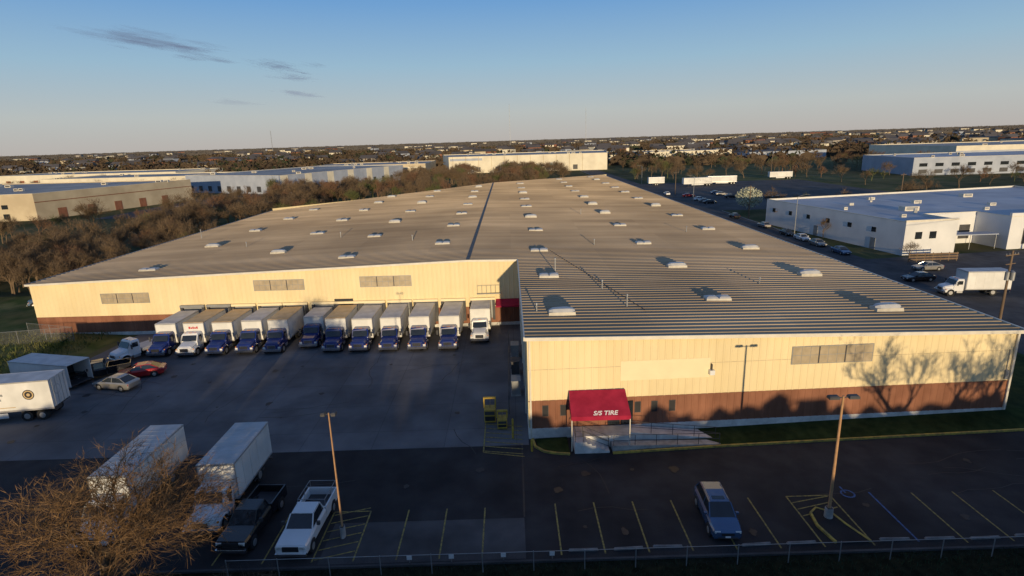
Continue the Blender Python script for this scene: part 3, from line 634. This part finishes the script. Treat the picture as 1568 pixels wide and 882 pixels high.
for y,k in((52,'grey'),(57,'darkg'),(62,'grey')):
    mb=MB(); mb.box(-.5,.5,-.8,.8,0,.12,'cem'); mb.box(-.42,.42,-.7,.7,.12,1.5,k); mb.box(-.47,.47,-.75,.75,1.5,1.56,k)
    for q in range(6): mb.box(-.435,-.42,-.6,.6,.3+q*.17,.36+q*.17,'dark')
    mb.obj('utility_cabinet',loc=(.1,y,0))
for x,y in((-.3,43.2),(-.3,44.6),(1.2,41.0)):
    mb=MB(); mb.tube((0,0,0),(0,0,1.0),.09,.09,10,'yellowm'); mb.tube((0,0,1.0),(0,0,1.06),.09,.04,10,'yellowm'); mb.obj('bollard',loc=(x,y,0))
# ------------------------------------------------------------------ other buildings
def fbuild(name,cs,h,wall,roof,edges=(),base=None):
    E=empty(name); mb=MB(); n_=len(cs)
    mb.add([(*c_,0) for c_ in cs]+[(*c_,h) for c_ in cs],[(i,(i+1)%n_,n_+(i+1)%n_,n_+i) for i in range(n_)],wall); mb.obj('walls',E)
    mb=MB(); mb.sheet(cs,h-.35,roof); mb.obj('roof',E); mb=MB()
    for i in range(n_):
        a,b_=cs[i],cs[(i+1)%n_]; L_=math.dist(a,b_); mb.wbox(a,b_,0,L_,h-.0,h+.12,-.25,.06,'trim')
        if base: mb.wbox(a,b_,0,L_,0,h*.22,0,.04,base)
    mb.obj('parapet',E); mb=MB()
    for (i,lst) in edges:
        a,b_=cs[i],cs[(i+1)%n_]
        for s0,s1,z0,z1,k in lst: mb.wbox(a,b_,s0,s1,z0,z1,.0,.08,k)
    if mb.v: mb.obj('doors_and_windows',E)
    xs=[c_[0] for c_ in cs]; ys=[c_[1] for c_ in cs]; cxm=sum(xs)/n_; cym=sum(ys)/n_; mb=MB()
    if name!='white_warehouse':
        for k in range(9):
            a=cs[rn.randrange(n_)]; f_=rn.uniform(.1,.75); x=a[0]+(cxm-a[0])*f_+rn.uniform(-4,4); y=a[1]+(cym-a[1])*max(f_,.35); s_=rn.uniform(.6,1.5)
            mb.box(x-s_,x+s_,y-s_*.7,y+s_*.7,h-.34,h+.7,'trim'); mb.box(x-s_*.8,x+s_*.8,y-s_*.72,y-s_*.7,h-.1,h+.5,'darkg')
        mb.obj('rooftop_units',E)
    return E
def rowof(L_,step,wd,z0,z1,k,st=3): 
    return [(s,s+wd,z0,z1,k) for s in [st+step*i for i in range(int((L_-st)/step))]]
rb=[(76.6,109),(87.5,110),(87.0,119),(99,120),(99.6,112),(150,116),(150,170),(70,155)]
E=fbuild('white_warehouse',rb,6.6,'bluewhite','blueroof',edges=[(0,[(2.2,3.6,3.2,4.6,'glass'),(5.2,6.6,3.2,4.6,'glass'),(2.2,6.6,0.1,.15,'grey')]),(2,[(1,4,1,4,'darkg'),(5,8,1,4,'darkg'),(8.6,11,1,4,'darkg')]),(4,rowof(50,6,3.4,1,4.2,'darkg')),(7,rowof(46,7,1.2,3.6,4.6,'glass')+[(20,21.4,0,2.4,'grey'),(38,39.4,0,2.4,'grey')])])
mb=MB()
for x,y,s_,h_ in((90,128,1.6,.9),(82,118,.5,.6),(100,140,.9,.7),(112,132,.7,.6),(84,140,.5,.5),(95,150,.8,.6),(120,150,1.2,.8),(105,125,.5,.6),(78,132,.4,.6),(130,135,1.2,.8),(88,123,.3,1.0),(92,145,.25,1.2)):
    mb.box(x-s_,x+s_,y-s_*.7,y+s_*.7,6.25,6.3+h_,'trim'); mb.box(x-s_*.8,x+s_*.8,y-s_*.72,y-s_*.7,6.45,6.2+h_,'grey')
mb.wbox((76.6,109),(87.5,110),-.1,11,6.72,6.95,-.4,.1,'trim'); mb.box(99.5,150,111.9,112.5,6.72,7.3,'bluewhite')
mb.obj('rooftop_units',E)
mb=MB()
for k in range(6): mb.wbox((87.5,110),(87,119),1+k*1.3,1.1+k*1.3,0,1.2,.5,.6,'darkg')
mb.box(88,98.5,113,116,2.9,3.1,'bluewall')
for xx in(88.2,98.2,93): mb.tube((xx,113.2,0),(xx,113.2,3),.06,.06,6,'grey')
mb.obj('dock_canopy',E)
mb=MB()
for k in range(7): mb.box(74+k*1.5,74.12+k*1.5,103.4,103.5,0,1.7,'wood')
for z in(.3,.8,1.3): mb.box(74,83.2,103.32,103.4,z,z+.3,'wood')
mb.obj('timber_fence')
fbuild('tan_warehouse',[(-275,206),(-179,217),(-158,288),(-262,300)],10,'tanwall','warmroof',edges=[(0,rowof(95,9,2.2,4.6,6.2,'glass',4)+rowof(95,9,2.2,.8,2.8,'glass',4)),(1,[(0,74,6.6,6.9,'brown')]+rowof(72,12,3.4,0,3.8,'brown',8))])
fbuild('long_warehouse',[(-300,372),(-152,356),(-138,395),(-290,420)],8.5,'palewall','warmroof',edges=[(0,rowof(148,11,4,0.5,4,'brown')+[(0,148,5.8,6.5,'brown')]),(1,rowof(40,8,3,1,4,'brown'))])
fbuild('blue_grey_warehouse',[(-120,303),(-72,398),(-140,432),(-188,338)],9.8,'bluewall','warmroof',edges=[(0,rowof(106,17,5.0,0,9.7,'palewall',1)+rowof(106,8.5,2.4,1,4,'darkg',7)),(3,rowof(70,8,3,1,4,'darkg'))])
fbuild('cream_warehouse',[(-46,452),(76,446),(90,540),(-60,540)],12.6,'palewall','warmroof',edges=[(0,rowof(120,10,.4,0,12.5,'tanwall')+[(1,26,9.5,11.2,'bluewall')]+rowof(120,15,3.5,1,4.5,'darkg',6)),(1,rowof(90,12,4,1,4.5,'darkg'))])
fbuild('low_warehouse',[(-150,440),(-62,436),(-62,500),(-150,500)],9,'tanwall','warmroof',edges=[(0,[(0,88,6,6.8,'palewall')])])
fbuild('office_block',[(210,300),(330,292),(360,350),(215,352)],9,'bluewall','blueroof',edges=[(0,rowof(120,8,4,4.5,6.2,'glass')+rowof(120,8,4,1,3,'darkg'))])
fbuild('pale_warehouse',[(285,370),(520,340),(560,440),(285,460)],12,'palewall','warmroof',edges=[(0,rowof(236,14,5,1,5,'darkg')+[(0,236,8,9,'bluewall')])])
fbuild('brick_warehouse',[(130,560),(215,560),(215,620),(130,620)],9,'palewall','warmroof',edges=[(0,rowof(85,9,3,1,4,'brown'))])
fbuild('tan_depot',[(-420,470),(-260,455),(-250,510),(-410,525)],8,'palewall','warmroof',edges=[(0,rowof(150,12,4,.5,4,'brown'))])
mb=MB(); rr=random.Random(11)
for k in range(380):
    y=rr.uniform(560,1000)*rr.choice([1,1.3,1.8,2.6,3.8]); x=rr.uniform(-.85,1.05)*y
    if x<0 and rr.random()<.35: continue
    s_=1+y/3600; L_=rr.uniform(6,10)*s_; W_=rr.uniform(5,7)*s_; h=rr.uniform(5,7)*s_; k2=rr.choice(['palewall','palewall','dimwall','tanwall','bluewall','brown']); a=rr.uniform(-.6,.6)
    if rr.random()<.07: L_*=4; W_*=3
    mb.box(x-L_,x+L_,y-W_,y+W_,0,h,k2,rz=a); ca,sa=math.cos(a),math.sin(a)
    q=lambda dx,dy,z:(x+dx*ca-dy*sa,y+dx*sa+dy*ca,z)
    rh=h+3.4*s_*(0.3 if L_>30 else 1)
    mb.add([q(-L_-.5,-W_-.5,h),q(L_+.5,-W_-.5,h),q(L_+.5,W_+.5,h),q(-L_-.5,W_+.5,h),q(-L_,0,rh),q(L_,0,rh)],[(0,1,5,4),(2,3,4,5),(1,2,5),(3,0,4)],'hroof')
mb.obj('distant_houses')
# ------------------------------------------------------------------ trees
def rvec(r_): 
    while 1:
        v=Vector((r_.uniform(-1,1),r_.uniform(-1,1),r_.uniform(-1,1)))
        if .05<v.length<1: return v.normalized()
def grow(mb,p,d,L_,r_,dep,rg,spread,kb,kt,nch,spur,sl,sw,up=.12):
    n_=3 if dep>2 else 2; pts=[p.copy()]; q=p.copy(); dd=d.copy(); ra=r_
    sides=7 if r_>.12 else(4 if r_>.03 else 3)
    for i in range(n_):
        dd=(dd+rvec(rg)*.16+Vector((0,0,up*.5))).normalized(); q2=q+dd*L_/n_; rb_=ra*.86
        mb.tube(q,q2,ra,rb_,sides,kb if r_>.04 else kt,cap=False); q=q2; ra=rb_; pts.append(q.copy())
    if dep<=2:
        for i in range(spur):
            t_=rg.uniform(0,1)*n_; i0=min(int(t_),n_-1); b0=pts[i0].lerp(pts[i0+1],t_-i0); sd=(dd+rvec(rg)*.9).normalized()*sl*rg.uniform(.5,1.2)
            sdx=rvec(rg)*sw; mb.add([b0-sdx,b0+sdx,b0+sd],[(0,1,2)],kt)
            if spur>4 and rg.random()<.5:
                e=b0+sd; e2=rvec(rg)*sw*2.2; e3=rvec(rg)*sw*2.2; mb.add([e-e2,e+e2,e+e3],[(0,1,2)],kt)
    if dep==0: return
    for c_ in range(nch):
        t_=rg.uniform(.45,1) if c_<nch-1 else 1.; t_*=n_; i0=min(int(t_),n_-1); b0=pts[i0].lerp(pts[i0+1],t_-i0)
        s_=rvec(rg); s_=(s_-dd*s_.dot(dd)).normalized(); nd=(dd+s_*spread*rg.uniform(.6,1.3)+Vector((0,0,up))).normalized()
        grow(mb,b0,nd,L_*rg.uniform(.66,.86),ra*.68,dep-1,rg,spread,kb,kt,nch,spur,sl,sw,up)
rg=random.Random(21); mb=MB()
for k in range(3):
    a=k*2.1+.4; grow(mb,Vector((0,0,0 if k==0 else .2)),Vector((.32*math.cos(a),.32*math.sin(a),1)).normalized(),2.6,.24,5,rg,.8,'bark','twig',4,3,.42,.012,.05)
t=mb.obj('bare_tree',loc=(-22.4,26.6,0)); zmax=max(v[2] for v in mb.v); xm=max(abs(v[0]) for v in mb.v); t.scale=(7.2/xm,6.4/xm,9.8/zmax)
for x,y,h,sd in((35.4,14,11.4,1),(39.2,13,10.6,2),(42.8,14,11.4,3)):
    rg=random.Random(sd); mb=MB(); grow(mb,Vector((0,0,0)),Vector((0,0,1)),3.0,.36,5,rg,.6,'bark','twig',3,6,.5,.02,.1)
    zmax=max(v[2] for v in mb.v); t=mb.obj('bare_tree',loc=(x,y,0)); t.scale=(h/zmax*1.1,h/zmax*1.1,h/zmax)
# hedgerow behind the viewpoint that keeps the lot in shade
mb=MB(); rg=random.Random(5)
def blob(mb,c,rx,ry,rz2,k,rg):
    nu,nv=10,6; o=len(mb.v); i_=mb.mi(k)
    for j in range(nv+1):
        for i in range(nu):
            th=math.pi*j/nv; ph=2*math.pi*i/nu; q=Vector((math.sin(th)*math.cos(ph),math.sin(th)*math.sin(ph),math.cos(th)))
            s_=1+.25*mnoise.noise(q*2+Vector(c)); mb.v.append((c[0]+q.x*rx*s_,c[1]+q.y*ry*s_,c[2]+q.z*rz2*s_))
    for j in range(nv):
        for i in range(nu): mb.f.append((o+j*nu+i,o+j*nu+(i+1)%nu,o+(j+1)*nu+(i+1)%nu,o+(j+1)*nu+i)); mb.m.append(i_)
for k in range(90):
    x=-135+k*2.6; h=8.3+1.1*mnoise.noise(Vector((x*.12,0,0)))*2+rg.uniform(-.4,.4)
    if x<-60: h*=.9
    blob(mb,(x,-30+rg.uniform(-1,1),h*.5),2.4,1.8,h*.52,'everg',rg); blob(mb,(x+1.3,-30,2),2.2,1.6,3.4,'everg',rg)
    for q in range(60):
        v=rvec(rg); c_=Vector((x+v.x*2.5,-30+v.y*2,h*.5+v.z*h*.52)); a,b_=rvec(rg)*.35,rvec(rg)*.35; mb.add([c_-a,c_+b_,c_+a,c_-b_],[(0,1,2,3)],'everg')
mb.obj('evergreen_hedgerow')
temps=[]
for sd in range(7):
    rg=random.Random(50+sd); mb=MB(); kt='twig2' if sd<5 else('twig3' if sd==5 else 'twig4')
    grow(mb,Vector((0,0,0)),Vector((0,0,1)),2.6,.17,4,rg,.75,kt,kt,4,5,.8,.022,.12)
    zmax=max(v[2] for v in mb.v); mb.v=[(a/zmax,b_/zmax,c_/zmax) for a,b_,c_ in mb.v]; temps.append(mb.mesh('bare_tree_shape'))
bl=[((-275,-150),(205,300)),((-160,-125),(215,345)),((-68,44.5),(70,158)),((XR,69.5),(40,600)),((69,152),(60,172)),((69,150),(185,300)),((-190,-70),(303,432)),((-48,92),(444,542)),((-300,-138),(354,420)),((-150,-60),(434,500)),((208,362),(290,352)),((283,562),(338,460)),((20,55),(262,300)),((-420,-250),(453,527))]
def blocked(x,y):
    for (a,b_),(c_,d_) in bl:
        if a-3<x<b_+3 and c_-3<y<d_+3: return True
    if 157<=y<275 and xmin(y)-5<x<45: return True
    return False
WD=empty('woodland'); rg=random.Random(9); cnt=0
def wood(x0,x1,y0,y1,n_,h0,h1,fil=None,thr=-.1):
    global cnt
    for i in range(n_):
        x=rg.uniform(x0,x1); y=rg.uniform(y0,y1)
        if blocked(x,y) or(fil and not fil(x,y)): continue
        if mnoise.noise(Vector((x*.035,y*.035,0)))<thr: continue
        h=rg.uniform(h0,h1)*(1.2 if rg.random()<.15 else 1); o=put(temps[rg.randrange(7)],'woodland_tree',WD,(x,y,-.05),rg.uniform(0,6.28),sc=(h*rg.uniform(.8,1.2),h*rg.uniform(.8,1.2),h)); cnt+=1
wood(-115,-70,98,160,190,5,9.5); wood(-150,-62,158,300,460,5.5,10); wood(-100,20,230,440,460,7,10.5)
wood(-20,75,300,440,150,7,10.5); wood(-340,-122,215,440,230,6,10); wood(70,330,300,450,260,6,11); wood(152,420,175,300,90,5,9,lambda x,y:y>205 or x>190)
wood(-330,-190,150,210,30,4,7)
wood(69,150,172,184,8,5,8,None,-1); wood(45,53,60,250,10,4,6,None,-1)
print('woodland trees',cnt)
for x,y,h in((73,131,5),(72.5,150,6),(75,104.5,4),(128,182,9),(140,190,8)):
    put(temps[0],'street_tree',None,(x,y,0),x,sc=(h,h,h))
rg=random.Random(77); mb=MB(); grow(mb,Vector((0,0,0)),Vector((0,0,1)),1.8,.16,3,rg,.6,'bark','bark',4,2,.4,.02,.2)
for k in range(2800):
    q=rvec(rg)*(rg.random()**.45); c_=Vector((q.x*4.2,q.y*4.2,4.4+q.z*3.3)); 
    if mnoise.noise(c_*.8)<-.12: continue
    a,b_=rvec(rg)*.24,rvec(rg)*.24; mb.add([c_-a,c_+b_,c_+a,c_-b_],[(0,1,2,3)],'blossom')
mb.obj('blossom_tree',loc=(76,181,0))
rg=random.Random(78); mb=MB()
for k in range(80):
    x=rg.uniform(-38,-14); y=rg.uniform(24.5,27.6); 
    for q in range(22):
        d=(Vector((rg.uniform(-.6,.6),rg.uniform(-.6,.6),1))).normalized()*rg.uniform(.6,1.7); s_=rvec(rg)*.02; b0=Vector((x,y,-.04)); mb.add([b0-s_,b0+s_,b0+d],[(0,1,2)],'bark')
        for z in range(3): e=b0+d*rg.uniform(.4,.9); f_=rvec(rg)*.4; mb.add([e-s_*.6,e+s_*.6,e+f_],[(0,1,2)],'bark')
mb.obj('bare_shrubs')
rg=random.Random(79); mb=MB()
for k in range(9000):
    if k<4500: x=rg.uniform(-14,60); y=rg.uniform(26,28.4); zz=-.02; kk='everg'; s0=1
    else: x=rg.uniform(-90,-54.5); y=rg.uniform(60,75); zz=.3; kk='bank'; s0=2.2
    d=Vector((rg.uniform(-.6,.6),rg.uniform(-.6,.6),1)).normalized()*rg.uniform(.1,.35)*s0; s_=rvec(rg)*.035*s0; b0=Vector((x,y,zz)); mb.add([b0-s_,b0+s_,b0+d],[(0,1,2)],kk)
mb.obj('rough_grass')
mb=MB(); rg=random.Random(31); y=470.
while y<11000:
    W_=y*1.02+60; step=7+y*.006; x=-W_
    while x<W_:
        nn_=mnoise.noise(Vector((x*.0035,y*.004,3.3)))
        if nn_>(-.12 if y<1500 else -.3) and not blocked(x,y):
            h=(7+5*rg.random()**2+2*nn_)*(1+y/14000); wd=step*.75; kk='farwood_haze' if y>1900 else('farwood2' if rg.random()<.12 else 'farwood')
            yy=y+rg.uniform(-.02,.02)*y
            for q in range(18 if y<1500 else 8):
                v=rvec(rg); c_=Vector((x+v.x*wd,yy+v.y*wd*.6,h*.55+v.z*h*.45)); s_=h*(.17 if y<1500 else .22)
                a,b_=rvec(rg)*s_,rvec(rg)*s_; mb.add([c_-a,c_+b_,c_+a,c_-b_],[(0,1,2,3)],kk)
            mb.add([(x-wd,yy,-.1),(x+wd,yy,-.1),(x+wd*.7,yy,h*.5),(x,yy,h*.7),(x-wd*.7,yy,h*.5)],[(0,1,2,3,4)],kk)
        x+=step
    y*=1.08
mb.obj('distant_trees')
for x,y,h in((-760,1900,75),(10,2200,150),(320,2400,140)):
    mb=MB()
    for k in range(3):
        a=k*2.094; mb.tube((1.2*math.cos(a),1.2*math.sin(a),0),(.5*math.cos(a),.5*math.sin(a),h),.22,.16,4,'grey')
    for z in range(0,int(h),4):
        for k in range(3):
            a=k*2.094;b_=a+2.094; mb.tube((math.cos(a),math.sin(a),z),(math.cos(b_),math.sin(b_),z+4),.12,.12,3,'grey')
    mb.obj('radio_mast',loc=(x,y,0))
# ------------------------------------------------------------------ clouds
def cloud(x,y,z,sx,sy,seed,dens,rzz=0):
    m=bpy.data.materials.new('cloud_vapour'); m.use_nodes=True; nt=m.node_tree; N=nt.nodes; L=nt.links; N.remove(N['Principled BSDF'])
    tc=N.new('ShaderNodeTexCoord'); mp=N.new('ShaderNodeMapping'); mp.inputs['Location'].default_value=(seed*3.1,seed,0); mp.inputs['Scale'].default_value=(2.0,1.3,1)
    L.new(tc.outputs['Object'],mp.inputs[0]); nz=N.new('ShaderNodeTexNoise'); nz.inputs['Scale'].default_value=1.3; nz.inputs['Detail'].default_value=9; nz.inputs['Roughness'].default_value=.6; L.new(mp.outputs[0],nz.inputs['Vector'])
    ln=N.new('ShaderNodeVectorMath'); ln.operation='LENGTH'; L.new(tc.outputs['Object'],ln.inputs[0])
    mr=N.new('ShaderNodeMapRange'); mr.inputs['From Min'].default_value=0; mr.inputs['From Max'].default_value=1; mr.inputs['To Min'].default_value=.30; mr.inputs['To Max'].default_value=-.32; L.new(ln.outputs['Value'],mr.inputs[0])
    ad=N.new('ShaderNodeMath'); ad.operation='ADD'; L.new(nz.outputs['Fac'],ad.inputs[0]); L.new(mr.outputs[0],ad.inputs[1])
    m2=N.new('ShaderNodeMapRange'); m2.interpolation_type='SMOOTHSTEP'; m2.inputs['From Min'].default_value=.42; m2.inputs['From Max'].default_value=.85; m2.inputs['To Min'].default_value=0; m2.inputs['To Max'].default_value=dens; L.new(ad.outputs[0],m2.inputs[0])
    df=N.new('ShaderNodeBsdfDiffuse'); df.inputs[0].default_value=(.8,.8,.85,1); tl=N.new('ShaderNodeBsdfTranslucent'); tl.inputs[0].default_value=(.85,.85,.9,1); a1=N.new('ShaderNodeMixShader'); a1.inputs[0].default_value=.75; L.new(df.outputs[0],a1.inputs[1]); L.new(tl.outputs[0],a1.inputs[2])
    tr=N.new('ShaderNodeBsdfTransparent'); mx=N.new('ShaderNodeMixShader'); L.new(m2.outputs[0],mx.inputs[0]); L.new(tr.outputs[0],mx.inputs[1]); L.new(a1.outputs[0],mx.inputs[2]); L.new(mx.outputs[0],N['Material Output'].inputs[0])
    me=bpy.data.meshes.new('cloud'); me.from_pydata([(-1,-1,0),(1,-1,0),(1,1,0),(-1,1,0)],[],[(0,1,2,3)]); me.materials.append(m)
    put(me,'cloud',None,(x,y,z),rzz,sc=(sx,sy,1))
cloud(-4900,8700,1500,1100,2300,1,.8,R(-10))
cloud(-5000,10200,1500,700,1300,2,.5)
cloud(-4300,11600,1500,700,1900,4,.75); cloud(-4700,13400,1500,1000,1700,7,.5); cloud(-6000,17500,1500,900,2600,9,.6); cloud(-3600,11500,1500,400,900,12,.25); cloud(-9000,20000,1500,1500,3500,14,.25)
# ------------------------------------------------------------------ light, sky, camera
az=R(174.9); el=R(5.1)
wld=bpy.data.worlds.new('World'); scene.world=wld; wld.use_nodes=True; nt=wld.node_tree
sky=nt.nodes.new('ShaderNodeTexSky'); sky.sky_type='NISHITA'; sky.sun_disc=False; sky.sun_elevation=el; sky.sun_rotation=az
sky.air_density=1.0; sky.dust_density=.5; sky.ozone_density=3; sky.altitude=50
tc=nt.nodes.new('ShaderNodeTexCoord'); sp=nt.nodes.new('ShaderNodeSeparateXYZ'); nt.links.new(tc.outputs['Generated'],sp.inputs[0])
cr=nt.nodes.new('ShaderNodeValToRGB'); nt.links.new(sp.outputs['Z'],cr.inputs[0])
e=cr.color_ramp.elements; stops=[(0,(.50,.47,.45)),(.045,(.50,.53,.53)),(.12,(.33,.50,.64)),(.21,(.165,.36,.66)),(.42,(.10,.20,.42)),(1,(.085,.125,.25))]
e[0].position=0; e[0].color=(*stops[0][1],1); e[1].position=1; e[1].color=(*stops[-1][1],1)
for ps,c_ in stops[1:-1]: q=e.new(ps); q.color=(*c_,1)
sc_=nt.nodes.new('ShaderNodeVectorMath'); sc_.operation='SCALE'; sc_.inputs['Scale'].default_value=1/.12; nt.links.new(cr.outputs[0],sc_.inputs[0])
mx=nt.nodes.new('ShaderNodeMix'); mx.data_type='RGBA'; mx.inputs[0].default_value=.9
nt.links.new(sky.outputs[0],mx.inputs[6]); nt.links.new(sc_.outputs[0],mx.inputs[7])
nt.links.new(mx.outputs[2],nt.nodes['Background'].inputs[0]); nt.nodes['Background'].inputs[1].default_value=.12
sun=bpy.data.lights.new('sun','SUN'); sun.energy=4.1; sun.angle=R(.5); sun.color=(1,.77,.46)
so=bpy.data.objects.new('sun',sun); scene.collection.objects.link(so)
sd=Vector((math.sin(az)*math.cos(el),math.cos(az)*math.cos(el),math.sin(el)))
so.rotation_euler=(-sd).to_track_quat('-Z','Y').to_euler(); so.location=(20,-80,40)
cam=bpy.data.cameras.new('camera'); co=bpy.data.objects.new('camera',cam); scene.collection.objects.link(co)
cam.sensor_width=36; cam.lens=20; cam.clip_start=.5; cam.clip_end=40000
co.matrix_world=Matrix.Translation((0,0,24.3))@Matrix.Rotation(R(90-14.6),4,'X')@Matrix.Rotation(R(-1.76),4,'Z')
scene.camera=co
scene.view_settings.view_transform='Standard'; scene.view_settings.look='None'; scene.view_settings.exposure=0
